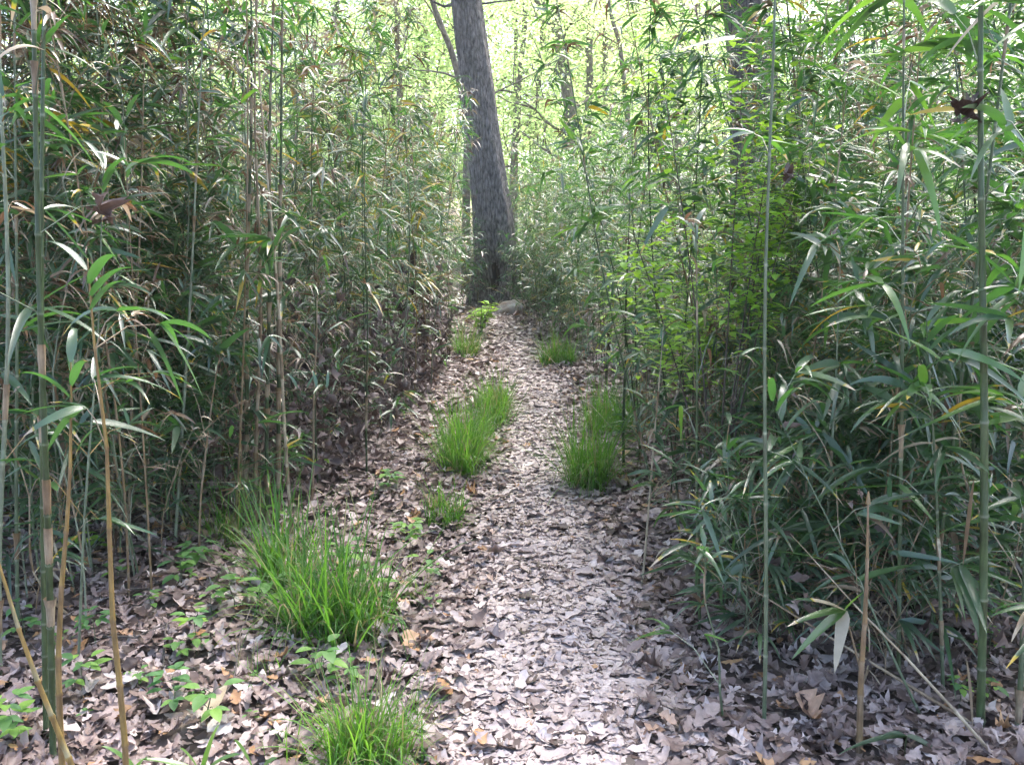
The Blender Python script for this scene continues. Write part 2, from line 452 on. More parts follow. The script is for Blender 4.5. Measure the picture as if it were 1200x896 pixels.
r = np.random.default_rng(21)
TALL = [dict(H=r.uniform(2.6, 3.4), rad=r.uniform(.004, .0075), h0=r.uniform(.35, .9), nb=2.5, nl=9, L=r.uniform(.14, .19), W=r.uniform(.017, .024),
             dead=[.12, .36, .08, .3, .42, .1, .34, .15, .4, .25][k], stem=[.03, .1, .2, .3, .4, .05, .15, .25, .5, .8][k], bright=[.6, .4, .7, .45, .35, .65, .4, .6, .35, .5][k], arch=r.uniform(.1, .5)) for k in range(10)]
LOW = [dict(H=r.uniform(1.1, 2.0), rad=r.uniform(.003, .005), h0=r.uniform(.1, .35), nb=2.2, nl=7, L=r.uniform(.15, .22), W=r.uniform(.019, .027),
            dead=r.uniform(.06, .2), stem=[.1, .3, .5, .2, .8, .4][k], bright=r.uniform(.35, .6), arch=r.uniform(.2, .5)) for k in range(6)]
DRY = [dict(H=r.uniform(1.2, 2.6), rad=r.uniform(.002, .004), h0=.4, nb=.7, nl=3, L=.12, W=.014, dead=.9, stem=r.choice([.8, .85, .9, 1.0]), bright=.4,
            arch=r.uniform(.1, .7), sheath=.2) for _ in range(5)]

SPRAY = [dict(H=r.uniform(.35, .95), rad=.0025, h0=.05, nb=1.6, nl=6, L=r.uniform(.13, .2), W=r.uniform(.017, .025), step=.09, lean=(r.normal(0, .2), r.normal(0, .2)),
              dead=r.uniform(.02, .2), stem=[.1, .3, .8, .4][k], bright=r.uniform(.35, .55), arch=r.uniform(.1, .3), sheath=.1) for k in range(4)]

def visible_positions():
    r = np.random.default_rng(5); pts = []
    def fill(n, x0, x1, y0, y1, cond):
        X = r.uniform(x0, x1, n); Y = r.uniform(y0, y1, n)
        for x, y in zip(X, Y):
            if in_view(x, y, .35) and cond(x, y): pts.append((x, y))
    c = path_c
    def left(x, y):
        o = c(y) - x
        e = np.interp(y, [4, 4.6, 6, 8, 15], [1.5, 1.15, 1.0, .8, .55])
        return e < o < e + 5 and (y > 4.5 or o > 1.6) and (o < e + 3 or r.random() < .6)
    def right(x, y):
        o = x - c(y)
        e = np.interp(y, [1.7, 2.6, 4.5, 8, 15], [1.15, .85, .55, .6, .65])
        return e < o < e + 5 and (o < e + 3 or r.random() < .6)
    fill(int(16 * 8 * 11), -8, 0, 3.9, 15, left)
    fill(int(16.5 * 8 * 13.5), 0, 8, 1.75, 15.5, right)
    fill(34, .62, 1.9, 2.3, 3.5, lambda x, y: x - c(y) > .62)
    fill(125, .7, 2.8, 2.3, 4.4, lambda x, y: x - c(y) > 1.0 - .1 * (y - 1.9))
    fill(150, -1.8, -.4, 9.5, 13.6, lambda x, y: .7 < c(y) - x < 1.5)
    fill(190, -.2, 1.4, 9.5, 13.6, lambda x, y: .4 < x - c(y) < 1.3)
    fill(9, -.85, -.5, 13.1, 13.45, lambda x, y: True)
    fill(16, -.08, .5, 13.0, 13.45, lambda x, y: True)
    fill(170, -3.2, -1.1, 2.9, 4.6, lambda x, y: c(y) - x > 1.35 + .2 * (4.2 - y))
    # gap close to the trunk stays open; the thicket closes behind it
    fill(1000, -10, 10, 14, 25, lambda x, y: abs(x + .28) > .7 or y > 14.8)
    return pts
pts = visible_positions()
BIG = [at_dist(578, 300, 14.0)[:2], at_dist(885, 95, 9.0)[:2]]
pts = [p for p in pts if all((p[0] - b[0]) ** 2 + (p[1] - b[1]) ** 2 > .5 ** 2 for b in BIG)]
r2 = np.random.default_rng(3)
pts = [p for p in pts if not (p[1] < 2.4 and p[0] > .5 or p[1] < 2.9 and p[0] > .5 and r2.random() < .5)]
pts.sort(key=lambda p: math.hypot(*p))
pts = [p for p in pts if not (8 < p[1] < 10.9 and 546 < 600 + F_PX * p[0] / p[1] < 576) and not (5 < p[1] < 7.3 and 695 < 600 + F_PX * p[0] / p[1] < 730)]
N_IND = 275

def zone(x, y):
    L_ = x < path_c(y)
    px = 600 + F_PX * x / (y * math.cos(PITCH))
    if L_:
        if px < 120: return 'at the left edge behind the open litter'
        if px < 300: return 'behind the dark cane clump'
        if y < 6.5: return 'between the dark clump and the lush grass'
        return 'lining the far left side of the path'
    if px > 1060: return 'around the thickest cane at the right edge'
    if px > 880 and y < 4: return 'between the grey cane and the thickest cane'
    if y < 4.2: return 'left of or behind the tall grey cane'
    if y < 6: return 'right behind the slim dark cane'
    return 'lining the far right side of the path'

kinds_txt = {'T': 'tall thin leafy green cane', 'L': 'short bushy low leafed cane', 'D': 'dry leaning tan cane stem', 'S': 'knee high leafy cane spray'}
protos = {}
def proto(kind, idx, lod):
    key = (kind, idx, lod)
    if key not in protos:
        par = {'T': TALL, 'L': LOW, 'D': DRY, 'S': SPRAY}[kind][idx]
        protos[key] = build_cane(np.random.default_rng(100 + ord(kind) * 20 + idx), lod=lod, **par)
    return protos[key]
r = np.random.default_rng(31)
first = {}
stuff = {'f': MB(), 's': MB()}
for n_, (x, y) in enumerate(pts):
    left_side = x < path_c(y); px_ = 600 + F_PX * x / y
    u = r.random()
    if y < 3.4 and px_ > 820 and not left_side: kind = 'T' if u < .15 else ('L' if u < .93 else 'D')
    elif y < 4.2 and not left_side: kind = 'T' if u < .42 else ('L' if u < .9 else 'D')
    elif not left_side: kind = 'T' if u < .55 else ('L' if u < .95 else 'D')
    else: kind = 'T' if u < .6 else ('L' if u < .8 else 'D')
    o_ = abs(x - path_c(y))
    if r.random() < (.45 if (not left_side and y < 4.5) else .16): kind = 'S'
    if not left_side and y < 3.4 and o_ < .95: kind = 'S'
    if left_side and y < 4.3 and r.random() < .5: kind = r.choice(['S', 'D', 'L'])
    if 12.9 < y < 13.5 and -.9 < x < .55: kind = 'L'
    if y < 2.75 and not left_side and px_ > 900: kind = 'S' if u < .8 else 'D'
    idx = int(r.integers(0, {'T': 10, 'L': 6, 'D': 5, 'S': 4}[kind]))
    if kind == 'T' and r.random() < .75: idx = int(r.choice([1, 3, 4, 6, 8, 9] if left_side else [0, 2, 5, 7, 9]))
    rz = r.uniform(0, 2 * math.pi)
    # canes on the path side bow a little away from the gap, dry ones lean much more
    lean = r.normal(0, .09, 2) if kind != 'D' else r.normal(0, .35, 2)
    if kind != 'D': lean[1] += .03 * (1 if x > path_c(y) else -1)
    s = r.uniform(.85, 1.12)
    if y > 13.5: s *= .72
    elif not left_side and y > 5 and px_ < 870: s *= np.interp(y, [5, 7, 13], [.85, .7, .66])
    elif left_side and y > 8: s *= .82
    elif 790 < px_ < 960 and 3.2 < y < 9: s *= .86
    z = float(gz(x, y))
    if n_ < N_IND:
        zn = zone(x, y); lab = kinds_txt[kind] + ' ' + zn; grp = {'T': 'tall canes ', 'L': 'short bushy canes ', 'D': 'dry cane stems ', 'S': 'low cane sprays '}[kind] + zn
        key = (kind, idx)
        if key not in first:
            nm = {'T': 'tall_cane', 'L': 'bushy_cane', 'D': 'dry_cane', 'S': 'cane_spray'}[kind]
            o = cane_object(nm, proto(kind, idx, 2), (x, y, z), lab, 'cane', grp)
            o.rotation_euler = (lean[0], lean[1], rz); o.scale = (s, s, s); first[key] = o
        else:
            copy_thing(first[key], (x, y, z), (lean[0], lean[1], rz), s, lab, grp)
    else:
        lod = 1 if y < 9 else 0
        p = proto(kind, idx, lod)
        from mathutils import Euler
        R = np.array(Euler((lean[0], lean[1], rz)).to_matrix()) * s
        for key, src in (('s', (p[0],)), ('f', (p[2],))):
            for m_ in src:
                if m_.n:
                    V, Fq, T = m_.arrays()
                    stuff[key].add(V @ R.T + [x, y, z], Fq, np.clip(T + (r.normal(0, .05) if key == 'f' else 0), 0, 1) if True else T)
th = link('cane_thicket', stuff['f'].mesh('cane_thicket', M_leaf))
tag(th, 'dense mass of leafy canes deep in the thicket on both sides and beyond the trunk', 'cane thicket', kind='stuff')
ts_ = link('thicket_stalks', stuff['s'].mesh('thicket_stalks', M_stem), th); ts_['kind'] = 'stuff'

# ------------------------------------------------------------------ single canes one can point at
def hero(name, base, top, Y=None, ext=1.0, label='', rad=.01, cut=None, seed=1, Ytop=None, **kw):
    """a cane through two picture points; base sits on the ground"""
    b = on_ground(*base) if Y is None else at_dist(base[0], base[1], Y)
    if Y is not None: b[2] = float(gz(b[0], b[1]))
    t = at_dist(top[0], top[1], Ytop or b[1])
    d = (t - b) * ext
    H = d[2]
    rr = np.random.default_rng(seed)
    parts = build_cane(rr, H, rad, lean=(d[0], d[1]), **{**dict(lod=3, split=True, arch=.0, step=.17, L=.2, W=.026, nb=1.2, nl=4), **kw})
    return cane_object(name, parts, b, label)

# left group
hero('cane', (62, 893), (38, 0), 2.15, 1.5, 'dark green cane with beige sheaths, left of the golden stem, reaching past the top', .009, seed=1, stem=.08, h0=1.15, nb=.9, dead=.25, sheath=.6)
hero('cane', (58, 905), (50, 60), 2.25, 1.5, 'dark purplish cane just right of the sheathed cane at the left edge', .008, seed=2, stem=.15, h0=1.4, nb=.8, dead=.3)
hero('cane', (72, 900), (78, 450), 2.05, 1.05, 'short golden brown cane stem between the dark canes and the leaning one', .0085, seed=3, stem=.72, h0=.95, nb=.8, sheath=.1)
hero('cane', (146, 910), (108, 318), 2.0, 1.0, 'smooth golden cane with a drooping leaf tuft on top at the left', .008, seed=4, stem=.7, h0=.92, step=.2, nb=2, nl=5, sheath=.05, L=.19, dead=.05, bright=.5)
hero('bare_cane', (102, 925), (-12, 640), 1.95, 1.15, 'bare olive cane leaning out of the bottom left corner', .008, seed=5, stem=.65, h0=9, sheath=0)
hero('cane', (10, 880), (5, 0), 2.6, 1.4, 'grey cane with big pale leaves at the very left edge of the photo', .008, seed=6, stem=.45, h0=.5, nb=1.5, nl=6, dead=.2, L=.24)
hero('cane', (28, 800), (18, 200), 2.9, 1.5, 'dull green cane second from the left edge, behind the sheathed one', .007, seed=7, stem=.3, h0=.6, nb=1.6, nl=6, dead=.2)
hero('cane', (178, 700), (150, 230), None, 1.1, 'thin brown leafed cane just right of the smooth golden cane', .0045, seed=71, stem=.8, h0=.45, nb=1.4, nl=6, dead=.4, sheath=.1, L=.17, W=.02)
hero('cane', (92, 780), (120, 250), None, 1.1, 'thin olive cane rising behind the golden canes with drooping grey leaves', .0045, seed=72, stem=.4, h0=.5, nb=1.5, nl=6, dead=.25, sheath=.1, L=.2, W=.024)
# dark clump
for k, (bx, by, tx, rad, st, lb) in enumerate(((284, 618, 296, .011, .03, 'thick dark green cane, leftmost of the clump behind the big grass tuft'),
        (300, 625, 303, .008, .8, 'brown dead cane second from the left in the dark clump'),
        (314, 622, 318, .010, .05, 'dark green cane in the middle of the clump behind the big grass tuft'),
        (326, 612, 330, .011, .06, 'dark green cane, rightmost of the clump, with torn sheaths'),
        (344, 640, 300, .007, .9, 'tan cane crossing behind the dark clump'))):
    hero('cane', (bx, by), (tx, 10), None, 1.15, lb, rad, seed=20 + k, stem=st, h0=1.1, nb=.7, dead=.35 if st > .5 else .15, sheath=.75, L=.17, W=.02)
hero('cane', (430, 560), (428, 160), None, 1.1, 'slim dark cane standing alone left of the path before the grass', .006, seed=30, stem=.1, h0=1.0, nb=1.5, dead=.2, sheath=.4, L=.15, W=.018)
hero('cane', (365, 600), (372, 330), None, 1.1, 'short brown cane right of the dark clump', .006, seed=31, stem=.85, h0=.5, nb=1.1, dead=.5, sheath=.3, L=.15, W=.018)
hero('cane', (205, 640), (235, 120), None, 1.3, 'grey cane between the golden stem and the dark clump', .007, seed=32, stem=.5, h0=.6, nb=1.2, dead=.25, L=.17, W=.02)
hero('dry_cane', (150, 640), (166, 180), None, 1.3, 'dry brown cane behind the golden stem at left', .007, seed=33, stem=.85, h0=.8, nb=.8, dead=.5, L=.17)
# right side
hero('cane', (731, 556), (736, 235), None, 1.0, 'slim straight dark green cane right of the path beside the tall grass', .0095, seed=40, stem=.03, h0=1.3, nb=1, nl=3, sheath=.1, L=.14, W=.018)
hero('dry_cane', (752, 690), (778, 380), None, 1.0, 'pale dead cane stalk leaning beside the slim dark cane', .005, seed=41, stem=1, h0=.75, nb=.8, nl=3, dead=.8, sheath=.2, L=.12)
hero('cane', (893, 893), (905, 0), 2.35, 1.4, 'tall grey green cane standing alone in front of the right thicket', .0062, seed=42, stem=.33, h0=1.55, nb=.7, nl=3, sheath=.05, step=.24, L=.17, dead=.1)
hero('cane', (1144, 900), (1152, 0), 2.3, 1.4, 'thickest green cane, near the right edge, with one cream sheath', .012, seed=43, stem=.2, h0=1.2, nb=1.0, nl=5, sheath=.06, step=.27, L=.25, W=.03, dead=.05, bright=.7)
hero('cane', (1005, 905), (1018, 590), 2.2, 1.0, 'broken brown cane stub with a pale top at lower right', .0095, seed=44, stem=.8, h0=9, nl=0, sheath=.2, tip=.75)
hero('dry_cane', (1165, 890), (800, 640), 2.25, 1.0, 'brown stem leaning far left over the litter at lower right', .0055, Ytop=2.9, seed=45, stem=.85, h0=.3, nb=.5, nl=3, dead=.7, sheath=.2, L=.12)
hero('dry_cane', (1175, 900), (955, 655), 2.1, 1.0, 'leaning twig bearing the cream edged leaves at lower right', .005, Ytop=2.3, seed=46, stem=.9, h0=9, nl=0, sheath=.1)
hero('cane', (850, 850), (822, 640), None, 1.0, 'little cane shoot beside the path with a few dark hanging leaves', .004, seed=47, stem=.3, h0=.12, nb=.6, nl=3, sheath=.1, L=.13, W=.02, dead=0)
hero('cane', (1100, 870), (1090, 420), 2.5, 1.1, 'leafy cane just left of the thickest cane', .006, seed=48, stem=.3, h0=.35, nb=1.6, nl=7, sheath=.2, L=.25, W=.028, dead=.1)
hero('cane', (1190, 880), (1210, 100), 2.3, 1.1, 'large leafed cane at the very right edge of the photo', .008, seed=49, stem=.3, h0=.3, nb=1.6, nl=7, sheath=.2, L=.27, W=.031, dead=.05, bright=.65)
hero('cane', (960, 800), (985, 330), 2.9, 1.1, 'arching cane with silvery leaf fans between the grey and thickest canes', .006, seed=50, stem=.4, h0=.3, nb=1.7, nl=8, sheath=.2, L=.27, W=.028, dead=.05)
hero('cane', (820, 740), (815, 330), None, 1.15, 'thin leafy cane between the dead stalk and the grey cane', .006, seed=51, stem=.2, h0=.5, nb=1.1, nl=4, sheath=.3, L=.16, W=.018, dead=.25)
hero('cane', (1050, 830), (1060, 30), 2.6, 1.2, 'thin cane with broad bright leaves high up left of the thickest cane', .007, seed=52, stem=.25, h0=.8, nb=1.8, nl=7, sheath=.2, L=.23, W=.028, dead=.05, bright=.8)

hero('cane', (1075, 890), (905, 470), 2.35, 1.0, 'short cane bending left behind the cream leaf tuft with long silvery blades', .004, Ytop=2.6, seed=61, stem=.3, h0=.3, nb=1.8, nl=7, sheath=.1, L=.26, W=.027, dead=.05)
hero('cane', (225, 600), (205, 290), None, 1.0, 'waist high cane with hanging broad leaves between the golden stem and the dark clump', .005, seed=62, stem=.3, h0=.8, nb=2, nl=6, sheath=.1, L=.24, W=.027, dead=.1)
hero('cane', (880, 760), (852, 520), None, 1.0, 'low cane with spreading leaves just left of the tall grey cane', .004, seed=63, stem=.5, h0=.3, nb=1.5, nl=5, sheath=.1, L=.2, W=.025, dead=.05)

# cream edged leaf tuft
tp = at_dist(990, 715, 2.25)
o = empty('leaf_tuft', tp, 'tuft of four broad cream and green leaves on a leaning twig at lower right', 'leaf tuft')
m_ = MB(); tips = [(930, 698), (926, 730), (934, 764), (980, 776), (1022, 686)]
for q, tpx in enumerate(tips):
    e = at_dist(tpx[0], tpx[1], 2.2) - tp; Ln = np.linalg.norm(e)
    m_.add(*blades([[0, 0, 0]], [e + [0, 0, .02]], Ln * 1.1, .04, 7, .25, .3, 3, 'cane', [.2, .9, .8, .2, 1.][q], np.array([.6, .17, np.nan, np.nan, .2][q:q + 1]), rng))
link('foliage', m_.mesh('leaf_tuft', M_leaf), o)
m_ = MB(); e = at_dist(1010, 790, 2.28) - tp
m_.add(*tube([[0, 0, 0], e * .5, e], [.002, .003, .004], 6, .9)); link('twig', m_.mesh('twig', M_stem), o)

# big papery sheaths beside the thick cane
def sheath_thing(pa, pb, Y, w, label, t):
    a, b = at_dist(*pa, Y), at_dist(*pb, Y); d = b - a
    m_ = MB(); m_.add(*blades([[0, 0, 0]], [d], np.linalg.norm(d), w, 8, .05, 1.1, 3, 'leaf', t, r=rng, roll=np.array([.6])))
    o = link('dry_sheath', m_.mesh('dry_sheath', M_leaf), loc=a); tag(o, label, 'cane sheath')
sheath_thing((1128, 665), (1142, 555), 2.25, .05, 'brown papery sheath hanging on the thickest cane at mid height', .1)
sheath_thing((1140, 860), (1132, 765), 2.22, .045, 'tan papery sheath at the foot of the thickest cane', .13)
sheath_thing((1005, 700), (1000, 632), 2.18, .022, 'curled orange brown sheath on top of the broken stub', .11)

# dead leaves caught in the canes
def caught(px, py, Y, size, t, label, seed):
    m_ = MB(); rr = np.random.default_rng(seed)
    scatter_leaves(m_, np.zeros(3), np.zeros(3), np.array([0, .01, -.015]), np.array([size, size * .8, size * .7]), .45, .8, np.array([t, t + .05, t]), 9, rr)
    tag(link('caught_leaf', m_.mesh('caught_leaf', M_litter), loc=at_dist(px, py, Y)), label, 'dead leaf')
caught(118, 252, 2.1, .10, .22, 'large dark brown dead leaf caught in the canes at upper left', 3)
caught(1130, 135, 2.3, .10, .1, 'dark dead leaf caught behind the thickest cane near the top right', 4)
caught(250, 520, 3.8, .14, .45, 'grey purple dead leaf hanging left of the dark cane clump', 5)
caught(925, 205, 3.2, .09, .2, 'crumpled brown leaf caught beside the grey cane', 8)

# ------------------------------------------------------------------ grass
def tuft(base, Y, hpx, n, spread, label, seed, bright=.6, dry=.06, name='grass_tuft', w=.005, rows=None):
    b = on_ground(*base) if Y is None else at_dist(base[0], base[1], Y)
    b[2] = float(gz(b[0], b[1])); rr = np.random.default_rng(seed)
    n = int(n * 1.15); Lm = 1.5 * hpx / F_PX * b[1]
    cl = rr.uniform(-1, 1, (14, 2)) * [spread[0] * .5, spread[1] * .5]
    ci = rr.integers(0, 14, n)
    off = cl[ci] + rr.normal(0, .022, (n, 2))
    P = np.stack([off[:, 0], off[:, 1], gz(b[0] + off[:, 0], b[1] + off[:, 1]) - b[2] - .005], -1)
    a = rr.uniform(0, 6.28, n); el = np.clip(rr.normal(1.2, .2, n), .5, 1.55)
    D = np.stack([np.cos(a) * np.cos(el), np.sin(a) * np.cos(el), np.sin(el)], -1)
    T = np.clip(rr.normal(bright - .1, .22, n), .3, 1); k = rr.random(n) < dry + .1; T[k] = rr.uniform(0, .12, k.sum())
    m_ = MB()
    m_.add(*blades(P, D, Lm * rr.uniform(.5, 1.15, n), w * 1.2 * rr.uniform(.7, 1.3, n), 6, rr.uniform(.2, 1.3, n), .4, 3, 'grass', T, r=rr, twist=.4))
    o = link(name, m_.mesh(name, M_grass), loc=b)
    return tag(o, label, 'grass tuft')
tuft((388, 750), None, 165, 500, (.34, .24), 'largest dark green grass tuft, left of the path in front of the dark canes', 1, .45, .03, w=.0065)
tuft((330, 690), None, 150, 180, (.16, .12), 'grass growing round the feet of the dark cane clump', 11, .4, .05, w=.006)
tuft((428, 905), None, 150, 420, (.2, .12), 'bright yellow green grass tuft at the bottom edge left of the path', 2, .85, .1, w=.0045)
tuft((543, 548), None, 92, 560, (.2, .55), 'lush bright grass tuft on the left path edge, beside the middle of the path', 3, .75, .02)
tuft((572, 488), None, 56, 520, (.24, .8), 'grass tuft on the left path edge just beyond the lush one', 4, .7, .03)
tuft((524, 612), None, 58, 200, (.15, .2), 'small dark grass tuft on the left path edge nearer than the lush one', 5, .5, .1)
tuft((560, 520), None, 60, 260, (.2, .35), 'narrow strip of grass joining the lush tuft to the one beyond it', 12, .65, .05)
tuft((692, 572), None, 112, 460, (.17, .2), 'tall grass tuft on the right edge of the path at the slim dark cane', 6, .65, .03)
tuft((720, 505), None, 70, 420, (.3, .35), 'spreading grass behind the tall right hand tuft', 7, .55, .05)
tuft((655, 428), None, 46, 420, (.3, .3), 'farther grass patch on the right edge of the path', 8, .6, .05)
tuft((546, 420), None, 50, 260, (.16, .4), 'thin grass at the foot of the left thicket near the trunk', 9, .4, .25)
tuft((265, 640), None, 110, 90, (.16, .1), 'sparse long blades left of the dark cane clump', 10, .4, .2)
# thin sprigs over the litter at the lower left and path edge
for k, (px, py, h, n_, lb) in enumerate(((345, 890, 70, 40, 'wispy grass in the litter at the left foot of the bright bottom tuft'),
        (490, 860, 60, 30, 'few pale blades between the bright bottom tuft and the path'),
        (480, 700, 50, 50, 'sparse blades between the largest tuft and the path'),
        (300, 800, 60, 25, 'stray blades in the litter below the largest tuft'))):
    tuft((px, py), None, h, n_, (.12, .1), lb, 60 + k, .7, .3, w=.003)

# ------------------------------------------------------------------ small herbs
def herb_parts(rr, h, nleaf, ls, bright):
    st, fo = MB(), MB()
    a0 = rr.uniform(0, 6.28); top = np.array([rr.normal(0, .015), rr.normal(0, .015), h])
    st.add(*tube([[0, 0, -.01], top * .5 + [.004, 0, 0], top], [.0016, .0013, .001], 4, .3))
    P, D, LL = [], [], []
    for q in range(nleaf):
        f = 1 if q < 3 else rr.uniform(.4, .9); a = a0 + q * 2.1 + rr.normal(0, .3)
        e = top * f + np.array([math.cos(a), math.sin(a), .4]) * ls * .5
        st.add(*tube([top * f, (top * f + e) / 2 + [0, 0, .003], e], [.001, .0008, .0006], 3, .3))
        P.append(e); D.append([math.cos(a), math.sin(a), rr.uniform(-.2, .35)]); LL.append(ls * rr.uniform(.75, 1.2))
        if rr.random() < .6:
            for s in (-1, 1):
                P.append(e - np.array([0, 0, .001])); D.append([math.cos(a + s * 1.1), math.sin(a + s * 1.1), rr.uniform(-.2, .3)]); LL.append(ls * .75)
    LL = np.array(LL)
    fo.add(*blades(P, D, LL, LL * .52, 5, .3, .25, 3, 'leaf', np.clip(rr.normal(bright, .15, len(LL)), 0, 1), r=rr))
    return st, fo
def herb_obj(name, loc, rr, h, nleaf, ls, bright, label, cat, group=None):
    st, fo = herb_parts(rr, h, nleaf, ls, bright)
    o = empty(name, loc, label, cat, group)
    link('stem', st.mesh('stem', M_stem), o); link('foliage', fo.mesh('foliage', M_herb), o); return o
rr = np.random.default_rng(77)
hp = [(30, 757, 'pale herb at the left edge behind the leaning bare cane'), (112, 770, 'green herb right beside the golden cane'), (230, 770, 'upright light green herb in the middle of the lower left litter'),
      (352, 728, 'three leaved herb in front of the largest grass tuft'), (232, 662, 'low herb left of the largest grass tuft'), (212, 690, 'small herb below the low herb left of the largest tuft'),
      (110, 655, 'small herb behind the golden cane'), (20, 880, 'herb in the bottom left corner'), (95, 820, 'herb at the foot of the golden cane'),
      (205, 842, 'herb with pale leaves beside the long white leaf'), (370, 560, 'herb behind the largest grass tuft'), (455, 575, 'herb left of the small dark tuft'),
      (480, 655, 'bright herb between the largest tuft and the path'), (500, 690, 'leafy herb at the left path edge'), (340, 500, 'herb deep between the dark clump and the lone slim cane'),
      (455, 410, 'bluish herb under the left thicket near the lush tuft')]
for (px, py, lb) in hp:
    herb_obj('herb', on_ground(px, py), rr, rr.uniform(.09, .16), int(rr.integers(5, 9)), rr.uniform(.048, .068), rr.uniform(.4, .9), lb, 'herb')
src = herb_obj('seedling', on_ground(180, 720), rr, .07, 5, .04, .6, 'tiny green seedling sprouting from the leaf litter left of the path', 'seedling', 'seedlings left of the path')
src2 = herb_obj('seedling', on_ground(1000, 600), rr, .09, 5, .035, .7, 'small green seedling under the right hand canes', 'seedling', 'seedlings under the right thicket')
for k in range(50):
    px, py = (rr.uniform(10, 480), rr.uniform(560, 880)) if k < 36 else (rr.uniform(400, 510), rr.uniform(540, 740))
    p = on_ground(px, py); copy_thing(src, p, (0, 0, rr.uniform(0, 6)), rr.choice([.5, .8, 1.1, 1.7]), src['label'], src['group'])
for k in range(14):
    p = on_ground(rr.uniform(1000, 1180), rr.uniform(560, 860)); copy_thing(src2, p, (0, 0, rr.uniform(0, 6)), rr.uniform(.7, 1.4), src2['label'], src2['group'])

# broad bright cane seedlings in the bottom left
def blade_plant(px, py, tips, label, seed, w=.028):
    b = on_ground(px, py) if py < 893 else at_dist(px, py, 2.05); b[2] = float(gz(b[0], b[1]))
    o = empty('cane_seedling', b, label, 'cane seedling'); f = MB(); s = MB(); rr = np.random.default_rng(seed)
    top = np.array([0, 0, .06]); s.add(*tube([[0, 0, -.01], [0, .002, .03], top], [.002, .002, .0015], 5, .25))
    for (tx, ty, tt) in tips:
        e = at_dist(tx, ty, b[1] - .03) - b - top
        f.add(*blades([top], [e + [0, 0, .2 * np.linalg.norm(e)]], np.linalg.norm(e) * 1.05, w, 7, .4, .4, 3, 'cane', tt, r=rr, twist=.3))
    link('stem', s.mesh('stem', M_stem), o); link('foliage', f.mesh('foliage', M_leaf), o)
blade_plant(235, 893, [(150, 880, .95), (205, 862, 1.), (262, 822, .95), (290, 872, .9)], 'bright green cane seedling at the bottom beside the long white leaf', 1)
blade_plant(160, 905, [(110, 862, .9), (175, 880, .8)], 'bright young blades at the bottom edge right of the golden cane', 2)
blade_plant(300, 905, [(268, 848, .95), (330, 878, .9), (350, 900, .9)], 'young broad blades at the bottom edge left of the bright grass', 3)
blade_plant(175, 660, [(130, 640, .5), (200, 640, .45), (215, 665, .4), (165, 690, .35)], 'dark drooping cane seedling behind the golden cane', 4)
blade_plant(1060, 890, [(980, 880, .5), (1100, 880, .45), (1030, 860, .4)], 'bluish low blades at the bottom right', 5)

# bright shrubs; high tint puts a backlit glow into the leaf colour
def shrub(px, py, Y, top_h, spreadm, n, ls, bright, label, seed, name='shrub', tlo=.35):
    b = at_dist(px, py, Y); b[2] = float(gz(b[0], b[1])); rr = np.random.default_rng(seed)
    o = empty(name, b, label, 'shrub'); st, fo = MB(), MB(); P, D = [], []
    for s in range(9):
        a = rr.uniform(0, 6.28); sp = spreadm * rr.uniform(.2, 1); h = top_h * rr.uniform(.6, 1)
        pts_ = np.array([[math.cos(a) * sp * t ** 1.4, math.sin(a) * sp * t ** 1.4, h * t] for t in np.linspace(0, 1, 6)])
        st.add(*tube(pts_, np.linspace(.006, .0015, 6), 4, .8))
        for q in range(n // 9):
            t = rr.uniform(tlo, 1); p = np.array([math.cos(a) * sp * t ** 1.4, math.sin(a) * sp * t ** 1.4, h * t])
            aa = rr.uniform(0, 6.28); P.append(p + rr.normal(0, .05, 3) * top_h * .6); D.append([math.cos(aa), math.sin(aa), rr.uniform(-.3, .5)])
    LL = ls * rr.uniform(.6, 1.2, len(P))
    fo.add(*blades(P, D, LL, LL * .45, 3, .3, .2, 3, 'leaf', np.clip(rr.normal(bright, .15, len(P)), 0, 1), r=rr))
    link('stems', st.mesh('stems', M_twig), o); link('foliage', fo.mesh('foliage', M_herb), o)
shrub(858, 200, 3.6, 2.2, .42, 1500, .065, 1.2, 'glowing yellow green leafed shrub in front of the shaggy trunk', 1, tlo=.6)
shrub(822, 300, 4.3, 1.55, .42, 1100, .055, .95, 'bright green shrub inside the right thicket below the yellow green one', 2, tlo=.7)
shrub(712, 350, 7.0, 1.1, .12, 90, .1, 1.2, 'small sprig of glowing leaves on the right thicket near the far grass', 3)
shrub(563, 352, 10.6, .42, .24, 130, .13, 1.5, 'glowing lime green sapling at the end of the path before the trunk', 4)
shrub(1080, 600, 3.2, .8, .25, 120, .04, .7, 'small leafed green shrub among the canes left of the thickest cane', 5)

# ------------------------------------------------------------------ hero fallen leaves and sticks on the ground
def fallen(px, py, size, t, label, seed, name='fallen_leaf', curl=1.0):
    p = on_ground(px, py); m_ = MB(); rr = np.random.default_rng(seed)
    scatter_leaves(m_, np.zeros(1), np.zeros(1), np.array([.035]), np.array([size]), .12, curl * .6, np.array([t]), 6, rr)
    tag(link(name, m_.mesh(name, M_litter), loc=p), label, 'fallen leaf')
fallen(560, 700, .14, .3, 'large brown oak leaf lying on the left half of the path', 1)
fallen(618, 708, .10, .12, 'dark curled leaf on the middle of the path', 2)
fallen(519, 815, .11, .97, 'orange brown leaf at the left edge of the path', 4)
fallen(563, 878, .09, .98, 'orange leaf on the path at the bottom', 5)
fallen(610, 812, .10, .9, 'pale cream leaf on the path near the bottom', 6)
fallen(95, 770, .12, .96, 'rusty oak leaf left of the golden cane', 7)
fallen(945, 850, .13, .95, 'broad orange brown oak leaf at the foot of the right canes', 8)
fallen(590, 650, .08, .92, 'small star shaped pale leaf in the middle of the path', 9)
